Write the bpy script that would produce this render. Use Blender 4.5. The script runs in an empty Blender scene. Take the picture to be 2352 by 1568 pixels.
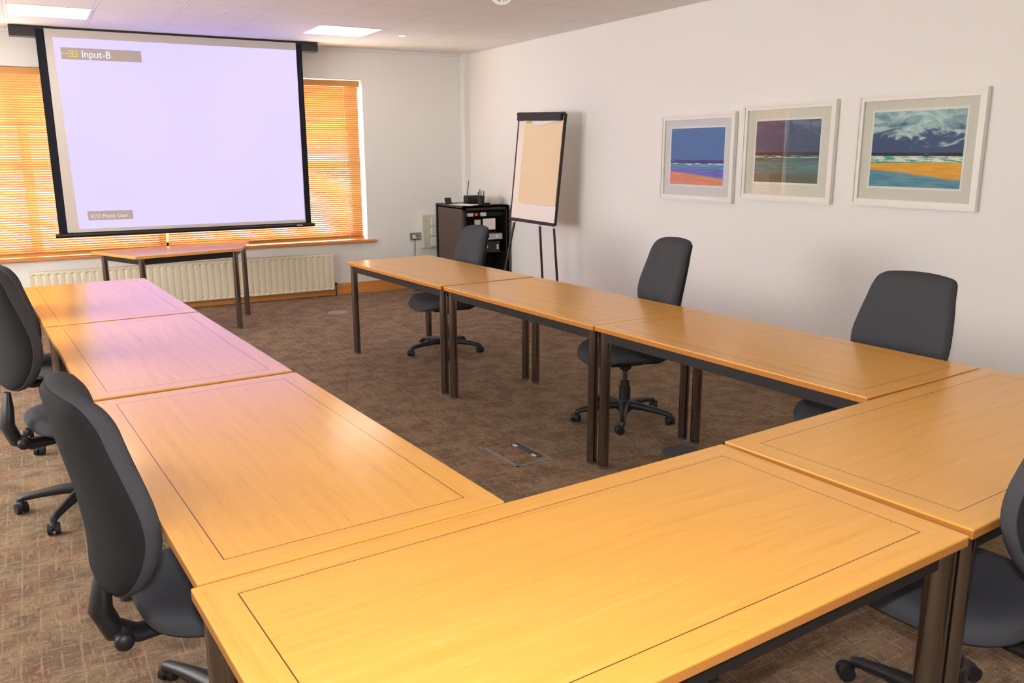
import bpy, bmesh, math, random
from mathutils import Vector, Matrix
random.seed(7)
SC = bpy.context.scene
COL = SC.collection
R = math.radians
XR, YB, HC = 4.545, 9.106, 2.6455          # right wall, window wall, ceiling height
XL, YF = -2.6, -1.6                        # left wall, wall behind the photographer
TH = 0.73                                  # table height

# ---------------------------------------------------------------- camera
f, camz, yaw, pit, rol = 1933.87, 1.562, 0.514604, 0.222083, -0.003905
fw = Vector((math.sin(yaw)*math.cos(pit), math.cos(yaw)*math.cos(pit), -math.sin(pit)))
rt = Vector((math.cos(yaw), -math.sin(yaw), 0)); up = rt.cross(fw)
r2 = rt*math.cos(rol)+up*math.sin(rol); u2 = -rt*math.sin(rol)+up*math.cos(rol)
cd = bpy.data.cameras.new('camera'); cam = bpy.data.objects.new('camera', cd); COL.objects.link(cam)
cam.matrix_world = Matrix(((r2.x, u2.x, -fw.x, 0), (r2.y, u2.y, -fw.y, 0), (r2.z, u2.z, -fw.z, camz), (0, 0, 0, 1)))
cd.sensor_width = 36; cd.lens = f/2352*36; cd.clip_start = 0.02; cd.clip_end = 200
SC.camera = cam
SC.view_settings.view_transform = 'Standard'; SC.view_settings.look = 'None'
SC.view_settings.gamma = 1; SC.view_settings.use_curve_mapping = False
SC.view_settings.exposure = 0.10

def lin(r, g, b, a=1):
    h = lambda c: (c/255/12.92 if c/255 <= .04045 else ((c/255+.055)/1.055)**2.4)
    return (h(r), h(g), h(b), a)

# ---------------------------------------------------------------- world and lights
w = bpy.data.worlds.new('daylight'); SC.world = w; w.use_nodes = True
w.node_tree.nodes['Background'].inputs[0].default_value = (1.0, 0.97, 0.93, 1)
w.node_tree.nodes['Background'].inputs[1].default_value = 15.0

def area_light(name, loc, rot, sx, sy, power, color):
    l = bpy.data.lights.new(name, 'AREA'); l.shape = 'RECTANGLE'; l.size = sx; l.size_y = sy
    l.energy = power; l.color = color
    o = bpy.data.objects.new(name, l); o.location = loc; o.rotation_euler = rot; COL.objects.link(o)
    return o
sl = bpy.data.lights.new('sun', 'SUN'); sl.energy = 16; sl.angle = R(.6); sl.color = (1, .96, .88)
so_ = bpy.data.objects.new('sun', sl); COL.objects.link(so_)
so_.rotation_euler = Vector((-.35, -.80, -.62)).to_track_quat('-Z', 'Y').to_euler()
# the camera's own flash gun, just above the lens
fl = bpy.data.lights.new('camera_flash', 'AREA'); fl.shape = 'RECTANGLE'; fl.size = .07; fl.size_y = .045
fl.energy = 50; fl.color = (1, .97, .97)
flo = bpy.data.objects.new('camera_flash', fl); COL.objects.link(flo)
flo.matrix_world = cam.matrix_world.copy(); flo.location = Vector((-.01, .0, camz+.14))
PANEL_W = 9.0                               # emission of the ceiling light panels

# ---------------------------------------------------------------- material helpers
def new_mat(name):
    m = bpy.data.materials.new(name); m.use_nodes = True
    return m, m.node_tree.nodes, m.node_tree.links, m.node_tree.nodes['Principled BSDF']
def simple(name, col, rough=.5, metal=0, spec=.5, coat=0, noise=0, nscale=40, bump=0, bscale=200, emit=0, emitcol=None):
    m, N, L, b = new_mat(name)
    b.inputs['Base Color'].default_value = col; b.inputs['Roughness'].default_value = rough
    b.inputs['Metallic'].default_value = metal; b.inputs['Specular IOR Level'].default_value = spec
    b.inputs['Coat Weight'].default_value = coat
    if emit:
        b.inputs['Emission Color'].default_value = emitcol or col; b.inputs['Emission Strength'].default_value = emit
    tc = N.new('ShaderNodeTexCoord')
    nt = N.new('ShaderNodeTexNoise'); nt.inputs['Scale'].default_value = nscale; nt.inputs['Detail'].default_value = 4
    L.new(tc.outputs['Object'], nt.inputs['Vector'])
    mp = N.new('ShaderNodeMapRange'); mp.inputs['To Min'].default_value = 1-noise; mp.inputs['To Max'].default_value = 1+noise
    L.new(nt.outputs['Fac'], mp.inputs['Value'])
    mx = N.new('ShaderNodeVectorMath'); mx.operation = 'SCALE'; mx.inputs[0].default_value = col[:3]
    L.new(mp.outputs[0], mx.inputs['Scale']); L.new(mx.outputs[0], b.inputs['Base Color'])
    if bump:
        n2 = N.new('ShaderNodeTexNoise'); n2.inputs['Scale'].default_value = bscale; n2.inputs['Detail'].default_value = 3
        L.new(tc.outputs['Object'], n2.inputs['Vector'])
        bp = N.new('ShaderNodeBump'); bp.inputs['Strength'].default_value = bump; bp.inputs['Distance'].default_value = .002
        L.new(n2.outputs['Fac'], bp.inputs['Height']); L.new(bp.outputs[0], b.inputs['Normal'])
    return m
class G:
    """tiny expression helper for node graphs"""
    def __init__(s, N, L): s.N, s.L = N, L
    def m(s, op, a, b=None, c=None):
        n = s.N.new('ShaderNodeMath'); n.operation = op
        for i, v in enumerate((a, b, c)):
            if v is None: continue
            if isinstance(v, (int, float)): n.inputs[i].default_value = v
            else: s.L.new(v, n.inputs[i])
        return n.outputs[0]
    def mix(s, fac, a, b, mode='MIX'):
        n = s.N.new('ShaderNodeMix'); n.data_type = 'RGBA'; n.blend_type = mode
        for i, v in ((0, fac), (6, a), (7, b)):
            if isinstance(v, (int, float, tuple)): n.inputs[i].default_value = v
            else: s.L.new(v, n.inputs[i])
        return n.outputs[2]
    def xyz(s, out):
        n = s.N.new('ShaderNodeSeparateXYZ'); s.L.new(out, n.inputs[0]); return n.outputs
    def comb(s, x, y, z=0):
        n = s.N.new('ShaderNodeCombineXYZ')
        for i, v in enumerate((x, y, z)):
            if isinstance(v, (int, float)): n.inputs[i].default_value = v
            else: s.L.new(v, n.inputs[i])
        return n.outputs[0]
    def noise(s, vec, scale, detail=4, rough=.5, dist=0):
        n = s.N.new('ShaderNodeTexNoise'); s.L.new(vec, n.inputs['Vector'])
        n.inputs['Scale'].default_value = scale; n.inputs['Detail'].default_value = detail
        n.inputs['Roughness'].default_value = rough; n.inputs['Distortion'].default_value = dist
        return n.outputs['Fac']
    def ramp(s, fac, stops):
        n = s.N.new('ShaderNodeValToRGB'); s.L.new(fac, n.inputs[0]); e = n.color_ramp.elements
        while len(e) < len(stops): e.new(.5)
        for k, (p, c) in enumerate(stops): e[k].position = p; e[k].color = c
        return n.outputs[0]
    def smooth(s, v, a, b):
        n = s.N.new('ShaderNodeMapRange'); n.interpolation_type = 'SMOOTHSTEP'
        s.L.new(v, n.inputs[0]); n.inputs[1].default_value = a; n.inputs[2].default_value = b
        return n.outputs[0]

def wood_grain(g, x, y, seed=0.0, fine=1.0):
    """0..1 veneer grain running along x"""
    v = g.comb(g.m('MULTIPLY', x, 1.6), g.m('MULTIPLY', y, 42.0*fine), seed)
    a = g.noise(v, 1.0, 6, .62)
    v3 = g.comb(g.m('MULTIPLY', x, 6.0), g.m('MULTIPLY', y, 260.0*fine), seed+3)
    c = g.noise(v3, 1.0, 2, .5)
    return a, c
def table_wood(name, Lx, Wy, inset):
    m, N, L, b = new_mat(name); g = G(N, L)
    tc = N.new('ShaderNodeTexCoord'); P = g.xyz(tc.outputs['Object'])
    oi = N.new('ShaderNodeObjectInfo')
    seed = g.m('MULTIPLY', oi.outputs['Random'], 50)
    ax = g.m('SUBTRACT', Lx/2, g.m('ABSOLUTE', P[0])); ay = g.m('SUBTRACT', Wy/2, g.m('ABSOLUTE', P[1]))
    mn = g.m('MINIMUM', ax, ay)
    end = g.m('MULTIPLY', g.m('LESS_THAN', ax, ay), g.m('LESS_THAN', mn, inset))   # short border strips
    gx = g.m('ADD', g.m('MULTIPLY', P[0], g.m('SUBTRACT', 1, end)), g.m('MULTIPLY', P[1], end))
    gy = g.m('ADD', g.m('MULTIPLY', P[1], g.m('SUBTRACT', 1, end)), g.m('MULTIPLY', P[0], end))
    inner = g.m('GREATER_THAN', mn, inset)
    gz = g.m('ADD', seed, g.m('MULTIPLY', inner, 9.0))
    # slow warp gives the cathedral figure of the veneer
    wv = g.comb(g.m('MULTIPLY', gx, 1.1), g.m('MULTIPLY', gy, 3.2), gz)
    warp = g.noise(wv, 1.0, 2, .5)
    gy2 = g.m('ADD', gy, g.m('MULTIPLY', g.m('SUBTRACT', warp, .5), .09))
    a = g.noise(g.comb(g.m('MULTIPLY', gx, 1.5), g.m('MULTIPLY', gy2, 38), gz), 1.0, 5, .6)
    c = g.noise(g.comb(g.m('MULTIPLY', gx, 9), g.m('MULTIPLY', gy2, 330), gz), 1.0, 2, .5)
    t = g.m('ADD', g.m('MULTIPLY', a, .6), g.m('MULTIPLY', c, .4))
    col = g.ramp(t, [(.30, lin(210, 148, 60)), (.45, lin(221, 162, 72)), (.60, lin(225, 167, 78)), (.78, lin(235, 182, 97))])
    line = g.m('LESS_THAN', g.m('ABSOLUTE', g.m('SUBTRACT', mn, inset)), .0013)
    top = g.m('GREATER_THAN', P[2], -.002)
    col = g.mix(g.m('MULTIPLY', line, top), col, lin(96, 58, 24))
    # lipping on the edges, redder and scuffed
    side = g.m('LESS_THAN', P[2], -.005)
    sc = g.noise(tc.outputs['Object'], 60, 4, .6)
    ecol = g.mix(g.m('MULTIPLY', g.smooth(sc, .64, .74), .5), lin(180, 118, 56), lin(206, 150, 96))
    col = g.mix(side, col, ecol)
    L.new(col, b.inputs['Base Color'])
    # faint scratches lighten the lacquer
    b.inputs['Roughness'].default_value = .35; b.inputs['Specular IOR Level'].default_value = .1; b.inputs['Coat Weight'].default_value = .58; b.inputs['Coat Roughness'].default_value = .17
    bp = N.new('ShaderNodeBump'); bp.inputs['Strength'].default_value = .12; bp.inputs['Distance'].default_value = .0006
    L.new(c, bp.inputs['Height']); L.new(bp.outputs[0], b.inputs['Normal'])
    return m
def plain_wood(name, axis=0, c0=(196, 124, 60), c1=(218, 148, 80), rough=.4):
    m, N, L, b = new_mat(name); g = G(N, L)
    tc = N.new('ShaderNodeTexCoord'); P = g.xyz(tc.outputs['Object'])
    o = [1, 2, 0][axis]; q = [2, 0, 1][axis]
    v = g.comb(g.m('MULTIPLY', P[axis], 1.5), g.m('MULTIPLY', P[o], 55), g.m('MULTIPLY', P[q], 55))
    L.new(g.ramp(g.noise(v, 1, 5, .6), [(.3, lin(*c0)), (.7, lin(*c1))]), b.inputs['Base Color'])
    b.inputs['Roughness'].default_value = rough
    if rough < .3: b.inputs['Specular IOR Level'].default_value = .1; b.inputs['Coat Weight'].default_value = .6; b.inputs['Coat Roughness'].default_value = .12
    return m

M = {}
TL, TW, TI = 1.488, .7255, .0724
M['table'] = table_wood('oak_veneer', TL, TW, TI)
M['wood'] = plain_wood('varnished_wood', 0)
M['woody'] = plain_wood('varnished_wood_across', 1)
M['trap'] = plain_wood('oak_veneer_plain', 0, (214, 148, 70), (230, 168, 88), .28)
M['rail'] = simple('black_steel', lin(30, 27, 26), .45, 0, .4, noise=.08)
M['chrome'] = simple('dark_chrome', lin(140, 136, 134), .16, 1.0, .5, noise=.05)
M['rubber'] = simple('grey_rubber', lin(72, 72, 72), .7, noise=.08)
M['plastic'] = simple('black_plastic', lin(31, 31, 33), .42, 0, .45, bump=.25, bscale=500, noise=.05)
M['plastic_matt'] = simple('matt_black_plastic', lin(34, 34, 36), .55, 0, .35, noise=.08)
M['fabric'] = simple('charcoal_fabric', lin(69, 70, 74), .92, 0, .15, noise=.16, nscale=420, bump=.5, bscale=900)
M['fabric_dark'] = simple('black_fabric', lin(38, 37, 38), .9, 0, .2, noise=.12, nscale=420, bump=.4, bscale=900)
M['white_plastic'] = simple('white_plastic', lin(222, 220, 214), .4, noise=.02)
M['cream'] = simple('cream_enamel', lin(222, 212, 186), .38, 0, .5, noise=.02, nscale=6)
M['cream_box'] = simple('cream_casing', lin(206, 202, 184), .5, noise=.03)
M['grey_metal'] = simple('grey_metal', lin(140, 140, 138), .45, .3, noise=.04)
M['silver'] = simple('silver_fascia', lin(176, 176, 176), .35, .5, noise=.04)
M['rack'] = simple('black_rack_steel', lin(28, 26, 25), .42, 0, .45, noise=.1, nscale=60)
M['rack_side'] = simple('painted_side_panel', lin(74, 64, 57), .5, 0, .35, noise=.1, nscale=70, bump=.3, bscale=400)
M['rack_in'] = simple('black_interior', lin(14, 13, 13), .7, noise=.05)
M['paper'] = simple('white_paper', lin(232, 226, 220), .8, noise=.02)
M['kraft'] = simple('buff_paper', lin(228, 202, 166), .85, noise=.03, nscale=4)
M['board'] = simple('white_board', lin(232, 222, 208), .25, 0, .5, noise=.01)
M['green'] = simple('green_print', lin(140, 190, 92), .7, noise=.1)
M['red_led'] = simple('red_lamp', lin(255, 30, 20), .4, emit=4, emitcol=lin(255, 30, 20))
M['screen_black'] = simple('black_screen_border', lin(22, 24, 32), .75, 0, .2, noise=.05)
M['screen_white'] = simple('matt_white_screen', lin(196, 188, 178), .9, 0, .1, noise=.01)
M['frame_white'] = simple('white_painted_wood', lin(226, 222, 214), .4, 0, .5, noise=.03, nscale=25)
M['mount'] = simple('cream_mount_board', lin(212, 207, 192), .8, noise=.01)
M['pvc'] = simple('white_pvc', lin(225, 225, 225), .35, noise=.01)
M['cord'] = simple('white_cord', lin(235, 225, 205), .8, noise=.03)

def emission(name, col, strength):
    m = bpy.data.materials.new(name); m.use_nodes = True; N = m.node_tree.nodes; N.clear()
    e = N.new('ShaderNodeEmission'); e.inputs[0].default_value = col; e.inputs[1].default_value = strength
    o = N.new('ShaderNodeOutputMaterial'); m.node_tree.links.new(e.outputs[0], o.inputs[0]); return m
M['panel'] = emission('light_diffuser', (1, .97, .92, 1), PANEL_W)
M['panel_added'] = emission('added_panel_glow', (.94, .97, 1, 1), 11)
M['lamp'] = emission('lamp_glow', (1, .93, .85, 1), 8)
M['proj_violet'] = None
def projected():
    m, N, L, b = new_mat('projected_picture'); g = G(N, L)
    tc = N.new('ShaderNodeTexCoord'); n = g.noise(tc.outputs['Object'], .8, 1, .4)
    col = g.mix(n, lin(162, 155, 255), lin(182, 167, 252))
    b.inputs['Base Color'].default_value = lin(60, 60, 60); b.inputs['Roughness'].default_value = 1
    b.inputs['Specular IOR Level'].default_value = 0
    L.new(col, b.inputs['Emission Color']); b.inputs['Emission Strength'].default_value = 1.75  # projector's light given as the surface's own glow
    return m
M['projected'] = projected()
M['osd'] = simple('projected_tan', lin(90, 85, 80), 1, spec=0, emit=.60, emitcol=lin(205, 182, 172))
M['osd_text'] = simple('projected_white', lin(150, 150, 150), 1, spec=0, emit=.85, emitcol=lin(235, 230, 250))
M['osd_text_dim'] = simple('projected_pale', lin(120, 110, 110), 1, spec=0, emit=.85, emitcol=lin(232, 222, 218))
M['osd_yellow'] = simple('projected_yellow', lin(140, 130, 60), 1, spec=0, emit=.6, emitcol=lin(240, 220, 90))

def blind_mat():
    m = bpy.data.materials.new('varnished_slat_wood'); m.use_nodes = True; N = m.node_tree.nodes; L = m.node_tree.links; N.clear(); g = G(N, L)
    tc = N.new('ShaderNodeTexCoord'); P = g.xyz(tc.outputs['Object'])
    n = g.noise(g.comb(g.m('MULTIPLY', P[0], 2), g.m('MULTIPLY', P[1], 90), g.m('MULTIPLY', P[2], 90)), 1, 3)
    c = g.mix(n, lin(206, 148, 92), lin(224, 170, 112))
    d = N.new('ShaderNodeBsdfPrincipled'); L.new(c, d.inputs['Base Color']); d.inputs['Roughness'].default_value = .4
    t = N.new('ShaderNodeBsdfTranslucent'); t.inputs[0].default_value = lin(255, 206, 132)
    mx = N.new('ShaderNodeMixShader'); mx.inputs[0].default_value = .018
    L.new(d.outputs[0], mx.inputs[1]); L.new(t.outputs[0], mx.inputs[2])
    o = N.new('ShaderNodeOutputMaterial'); L.new(mx.outputs[0], o.inputs[0]); return m
M['slat'] = blind_mat()
M['valance'] = plain_wood('blind_valance_wood', 0, (206, 140, 66), (220, 154, 78), .4)

def glass_mat(name='picture_glass', spec=1.0):
    m = bpy.data.materials.new(name); m.use_nodes = True; N = m.node_tree.nodes; L = m.node_tree.links; N.clear()
    t = N.new('ShaderNodeBsdfTransparent'); t.inputs[0].default_value = (.97, .98, .98, 1)
    gl = N.new('ShaderNodeBsdfGlossy'); gl.inputs['Roughness'].default_value = .01
    lw = N.new('ShaderNodeLayerWeight'); lw.inputs[0].default_value = .5; g = G(N, L)
    fr = g.m('ADD', .035, g.m('MULTIPLY', .95, g.m('POWER', lw.outputs['Facing'], 5)))
    mx = N.new('ShaderNodeMixShader'); L.new(fr, mx.inputs[0]); L.new(t.outputs[0], mx.inputs[1]); L.new(gl.outputs[0], mx.inputs[2])
    o = N.new('ShaderNodeOutputMaterial'); L.new(mx.outputs[0], o.inputs[0]); return m
M['glass'] = glass_mat()

def wall_mat():
    m, N, L, b = new_mat('painted_plaster'); g = G(N, L); tc = N.new('ShaderNodeTexCoord')
    n = g.noise(tc.outputs['Object'], 1.3, 3)
    L.new(g.mix(n, lin(228, 225, 221), lin(232, 229, 225)), b.inputs['Base Color'])
    b.inputs['Roughness'].default_value = .75; b.inputs['Specular IOR Level'].default_value = .25
    bp = N.new('ShaderNodeBump'); bp.inputs['Strength'].default_value = .1; bp.inputs['Distance'].default_value = .002
    L.new(g.noise(tc.outputs['Object'], 180, 3), bp.inputs['Height']); L.new(bp.outputs[0], b.inputs['Normal'])
    return m
M['wall'] = wall_mat()
GX, GY, GS = 0.0, 7.58, .6                   # ceiling grid origin and pitch
def ceiling_mat():
    m, N, L, b = new_mat('ceiling_tiles'); g = G(N, L); tc = N.new('ShaderNodeTexCoord'); P = g.xyz(tc.outputs['Object'])
    def cell(v, off):
        t = g.m('FRACT', g.m('DIVIDE', g.m('ADD', v, 60-off), GS))
        return g.m('MULTIPLY', g.m('MINIMUM', t, g.m('SUBTRACT', 1, t)), GS)
    dx, dy = cell(P[0], GX), cell(P[1], GY)
    n = g.noise(tc.outputs['Object'], 260, 3)
    base = g.mix(n, lin(234, 229, 222), lin(241, 236, 229))
    base = g.mix(g.m('LESS_THAN', dx, .011), base, lin(244, 236, 232))
    edge = g.m('MAXIMUM', g.m('LESS_THAN', g.m('ABSOLUTE', g.m('SUBTRACT', dx, .0125)), .0018), g.m('LESS_THAN', dy, .003))
    base = g.mix(g.m('MULTIPLY', edge, .55), base, lin(150, 134, 124))  # dark bar edges; cross joints are shadow lines put into the colour
    L.new(base, b.inputs['Base Color']); b.inputs['Roughness'].default_value = .7; b.inputs['Specular IOR Level'].default_value = .3
    return m
M['ceiling'] = ceiling_mat()
def carpet_mat():
    m, N, L, b = new_mat('woven_carpet'); g = G(N, L); tc = N.new('ShaderNodeTexCoord'); O = tc.outputs['Object']; P = g.xyz(O)
    blot = g.noise(O, 7, 3, .6); blot2 = g.noise(g.comb(g.m('ADD', P[0], 31), P[1], 4), 5, 2, .5)
    col = g.mix(g.smooth(blot, .38, .62), lin(116, 96, 78), lin(140, 116, 92))
    col = g.mix(g.m('MULTIPLY', g.smooth(blot2, .55, .68), .6), col, lin(122, 88, 72))
    col = g.mix(g.m('MULTIPLY', g.smooth(blot2, .42, .30), .5), col, lin(108, 101, 82))
    # woven blocks: small runs of light and dark yarn, alternately along and across
    sx = g.noise(g.comb(g.m('MULTIPLY', P[0], 22), g.m('MULTIPLY', P[1], 95), 0), 1, 2, .6)
    sy = g.noise(g.comb(g.m('MULTIPLY', P[0], 95), g.m('MULTIPLY', P[1], 22), 7), 1, 2, .6)
    sel = g.smooth(g.noise(g.comb(P[0], P[1], 13), 13, 2, .5), .44, .56)
    st = g.m('ADD', g.m('MULTIPLY', sx, sel), g.m('MULTIPLY', sy, g.m('SUBTRACT', 1, sel)))
    col = g.mix(g.m('MULTIPLY', g.smooth(st, .52, .66), .40), col, lin(170, 148, 124))
    col = g.mix(g.m('MULTIPLY', g.smooth(st, .46, .34), .45), col, lin(88, 70, 58))
    # pale threads on a loose grid, broken up
    def thread(v, w_, seed):
        jit = g.noise(g.comb(g.m('MULTIPLY', w_, 3), seed, 0), 1, 1, .5)
        fr_ = g.m('FRACT', g.m('ADD', g.m('MULTIPLY', v, 17.5), g.m('MULTIPLY', jit, .5)))
        gate = g.noise(g.comb(g.m('MULTIPLY', v, 17), g.m('MULTIPLY', w_, 7), seed), 1, 2, .5)
        return g.m('MULTIPLY', g.m('LESS_THAN', fr_, .11), g.smooth(gate, .44, .56))
    th_ = g.m('MAXIMUM', thread(P[0], P[1], 2.0), thread(P[1], P[0], 8.0))
    col = g.mix(g.m('MULTIPLY', th_, .36), col, lin(174, 154, 130))
    pile = g.noise(O, 330, 2, .7)
    col = g.mix(.85, col, g.ramp(pile, [(.32, (.42, .42, .42, 1)), (.5, (1, 1, 1, 1)), (.68, (2.0, 2.0, 2.0, 1))]), 'MULTIPLY')
    L.new(col, b.inputs['Base Color']); b.inputs['Roughness'].default_value = .95; b.inputs['Specular IOR Level'].default_value = .1
    bp = N.new('ShaderNodeBump'); bp.inputs['Strength'].default_value = .6; bp.inputs['Distance'].default_value = .004
    L.new(pile, bp.inputs['Height']); L.new(bp.outputs[0], b.inputs['Normal'])
    return m
M['carpet'] = carpet_mat()

# ---------------------------------------------------------------- geometry helpers
class MB:
    def __init__(s): s.b = bmesh.new(); s.wn = False
    def box(s, c, d, rot=None, bev=0, seg=2):
        r = bmesh.ops.create_cube(s.b, size=1); vs = r['verts']
        bmesh.ops.scale(s.b, vec=d, verts=vs)
        if bev:
            s.wn = True
            es = list({e for v in vs for e in v.link_edges})
            rr = bmesh.ops.bevel(s.b, geom=es, offset=bev, segments=seg, affect='EDGES', profile=.5)
            vs = list({v for fc in rr['faces'] for v in fc.verts} | {v for v in vs if v.is_valid})
        if rot is not None: bmesh.ops.rotate(s.b, cent=(0, 0, 0), matrix=rot, verts=vs)
        bmesh.ops.translate(s.b, vec=c, verts=vs); return s
    def bx(s, x0, x1, y0, y1, z0, z1, bev=0):
        return s.box(((x0+x1)/2, (y0+y1)/2, (z0+z1)/2), (abs(x1-x0), abs(y1-y0), abs(z1-z0)), None, bev)
    def cyl(s, p0, p1, r0, r1=None, n=20):
        p0, p1 = Vector(p0), Vector(p1); d = p1-p0; r1 = r0 if r1 is None else r1
        q = d.to_track_quat('Z', 'Y').to_matrix().to_4x4(); q.translation = (p0+p1)/2
        bmesh.ops.create_cone(s.b, cap_ends=True, segments=n, radius1=r0, radius2=r1, depth=d.length, matrix=q); return s
    def sph(s, c, r, sc=(1, 1, 1), n=16):
        m = Matrix.Translation(c) @ Matrix.Diagonal((*sc, 1)); bmesh.ops.create_uvsphere(s.b, u_segments=n, v_segments=n//2+2, radius=r, matrix=m); return s
    def tube(s, pts, rad, n=12, flat=1.0):
        """swept tube through pts; rad number or list; flat squashes it vertically"""
        pts = [Vector(p) for p in pts]; k = len(pts); rings = []; last = None
        for i, p in enumerate(pts):
            t = (pts[min(i+1, k-1)]-pts[max(i-1, 0)]).normalized()
            side = t.cross(Vector((0, 0, 1)))
            side = side.normalized() if side.length > .05 else (last or Vector((1, 0, 0)))
            if last is not None and side.dot(last) < 0: side = -side
            last = side
            upv = side.cross(t).normalized(); r = rad[i] if isinstance(rad, (list, tuple)) else rad
            rings.append([s.b.verts.new(p+side*math.cos(a)*r+upv*math.sin(a)*r*flat) for a in [2*math.pi*j/n for j in range(n)]])
        for a, b_ in zip(rings, rings[1:]):
            for j in range(n): s.b.faces.new((a[j], a[(j+1) % n], b_[(j+1) % n], b_[j]))
        s.b.faces.new(rings[0][::-1]); s.b.faces.new(rings[-1]); return s
    def lathe(s, prof, c=(0, 0, 0), n=24):
        rings = []
        for r, z in prof:
            rings.append([s.b.verts.new((c[0]+r*math.cos(2*math.pi*j/n), c[1]+r*math.sin(2*math.pi*j/n), c[2]+z)) for j in range(n)])
        for a, b_ in zip(rings, rings[1:]):
            for j in range(n): s.b.faces.new((a[j], a[(j+1) % n], b_[(j+1) % n], b_[j]))
        s.b.faces.new(rings[0][::-1]); s.b.faces.new(rings[-1]); return s
    def prism(s, pts, vec):
        a = [s.b.verts.new(p) for p in pts]; b_ = [s.b.verts.new(Vector(p)+Vector(vec)) for p in pts]; n = len(a)
        s.b.faces.new(a[::-1]); s.b.faces.new(b_)
        for i in range(n): s.b.faces.new((a[i], a[(i+1) % n], b_[(i+1) % n], b_[i]))
        return s
    def pillow(s, outline, layers, fn):
        """closed solid from scaled copies of an outline; layers = (scale, depth); fn maps (u, v, depth) to a point"""
        n = len(outline); rings = []
        for sc, d in layers: rings.append([s.b.verts.new(fn(u*sc[0], v*sc[1], d)) for u, v in outline])
        for a, b_ in zip(rings, rings[1:]):
            for j in range(n): s.b.faces.new((a[j], a[(j+1) % n], b_[(j+1) % n], b_[j]))
        for ring, d in ((rings[0], layers[0][1]), (rings[-1], layers[-1][1])):
            c = s.b.verts.new(fn(0, 0, d))
            for j in range(n):
                f_ = (ring[j], ring[(j+1) % n], c)
                s.b.faces.new(f_[::-1] if ring is rings[0] else f_)
        return s
    def build(s, name, mat, parent=None, loc=None, smooth=True, origin=None):
        bmesh.ops.recalc_face_normals(s.b, faces=s.b.faces)
        if origin is not None: bmesh.ops.translate(s.b, vec=[-c for c in origin], verts=s.b.verts)
        me = bpy.data.meshes.new(name); s.b.to_mesh(me); s.b.free()
        if smooth:
            for p in me.polygons: p.use_smooth = True
            me.set_sharp_from_angle(angle=R(35))
        o = bpy.data.objects.new(name, me); COL.objects.link(o); me.materials.append(M[mat] if isinstance(mat, str) else mat)
        if s.wn and smooth:
            md = o.modifiers.new('even_shading', 'WEIGHTED_NORMAL'); md.weight = 100; md.keep_sharp = True
        if parent is not None: o.parent = parent
        if origin is not None: o.location = origin
        if loc is not None: o.location = loc
        return o
def tag(o, label, cat, group=None, kind=None):
    if label: o['label'] = label
    if cat: o['category'] = cat
    if group: o['group'] = group
    if kind: o['kind'] = kind
    return o
def thing(name, label, cat, loc=(0, 0, 0), rz=0, group=None):
    o = bpy.data.objects.new(name, None); COL.objects.link(o); o.empty_display_size = .1
    o.location = loc; o.rotation_euler = (0, 0, rz); return tag(o, label, cat, group)
def structure(o): o['kind'] = 'structure'; return o
def copy_tree(o, parent=None):
    c = o.copy(); COL.objects.link(c); c.parent = parent
    for ch in list(o.children): copy_tree(ch, c)
    return c
def text_mesh(body, size, depth=.0006):
    cu = bpy.data.curves.new('lettering', 'FONT'); cu.body = body; cu.size = size; cu.extrude = depth
    o = bpy.data.objects.new('lettering', cu); COL.objects.link(o)
    bpy.context.view_layer.update()
    me = bpy.data.meshes.new_from_object(o.evaluated_get(bpy.context.evaluated_depsgraph_get()))
    bpy.data.objects.remove(o); bpy.data.curves.remove(cu); return me

# ---------------------------------------------------------------- room shell
T = .2
structure(MB().bx(XL-T, XR+T, YF-T, YB+T+.1, -.1, 0).build('floor', 'carpet', smooth=False))
structure(MB().bx(XL-T, XR+T, YF-T, YB+T+.1, HC, HC+.1).build('ceiling', 'ceiling', smooth=False))
structure(MB().bx(XR, XR+T, YF-T, YB+T+.1, 0, HC).build('wall_right', 'wall', smooth=False))
LY0, LY1, LZ0, LZ1 = 3.4, 6.9, .85, 2.3       # window added in the left wall, unseen, to brighten the room
lw_ = MB(); lw_.bx(XL-T, XL, YF-T, LY0, 0, HC).bx(XL-T, XL, LY1, YB+T+.1, 0, HC).bx(XL-T, XL, LY0, LY1, 0, LZ0).bx(XL-T, XL, LY0, LY1, LZ1, HC)
structure(lw_.build('wall_left', 'wall', smooth=False))
wl = bpy.data.objects.new('added_window', None); COL.objects.link(wl); wl.location = (XL-.12, 0, 0); structure(wl)
lf = MB(); lf.bx(-.03, .03, LY0, LY1, LZ0, LZ0+.06).bx(-.03, .03, LY0, LY1, LZ1-.06, LZ1)
for y in (LY0+.03, (LY0+LY1)/2, LY1-.03): lf.bx(-.03, .03, y-.03, y+.03, LZ0, LZ1)
lf.build('window_frame', 'frame_white', wl, smooth=False)

structure(MB().bx(XL, XR, YF-T, YF, 0, HC).build('wall_rear', 'wall', smooth=False))
WX0, WX1, WZ0, WZ1 = -.80, 3.285, .575, 2.325     # window opening
wb = MB()
wb.bx(XL, WX0, YB, YB+.3, 0, HC).bx(WX1, XR, YB, YB+.3, 0, HC).bx(WX0, WX1, YB, YB+.3, 0, WZ0).bx(WX0, WX1, YB, YB+.3, WZ1, HC)
structure(wb.build('wall_back', 'wall', smooth=False))
# pipe boxing in the corner
structure(MB().bx(XR-.07, XR, YB-.10, YB, 0, HC).build('trim_1', 'wall', smooth=False))
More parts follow.
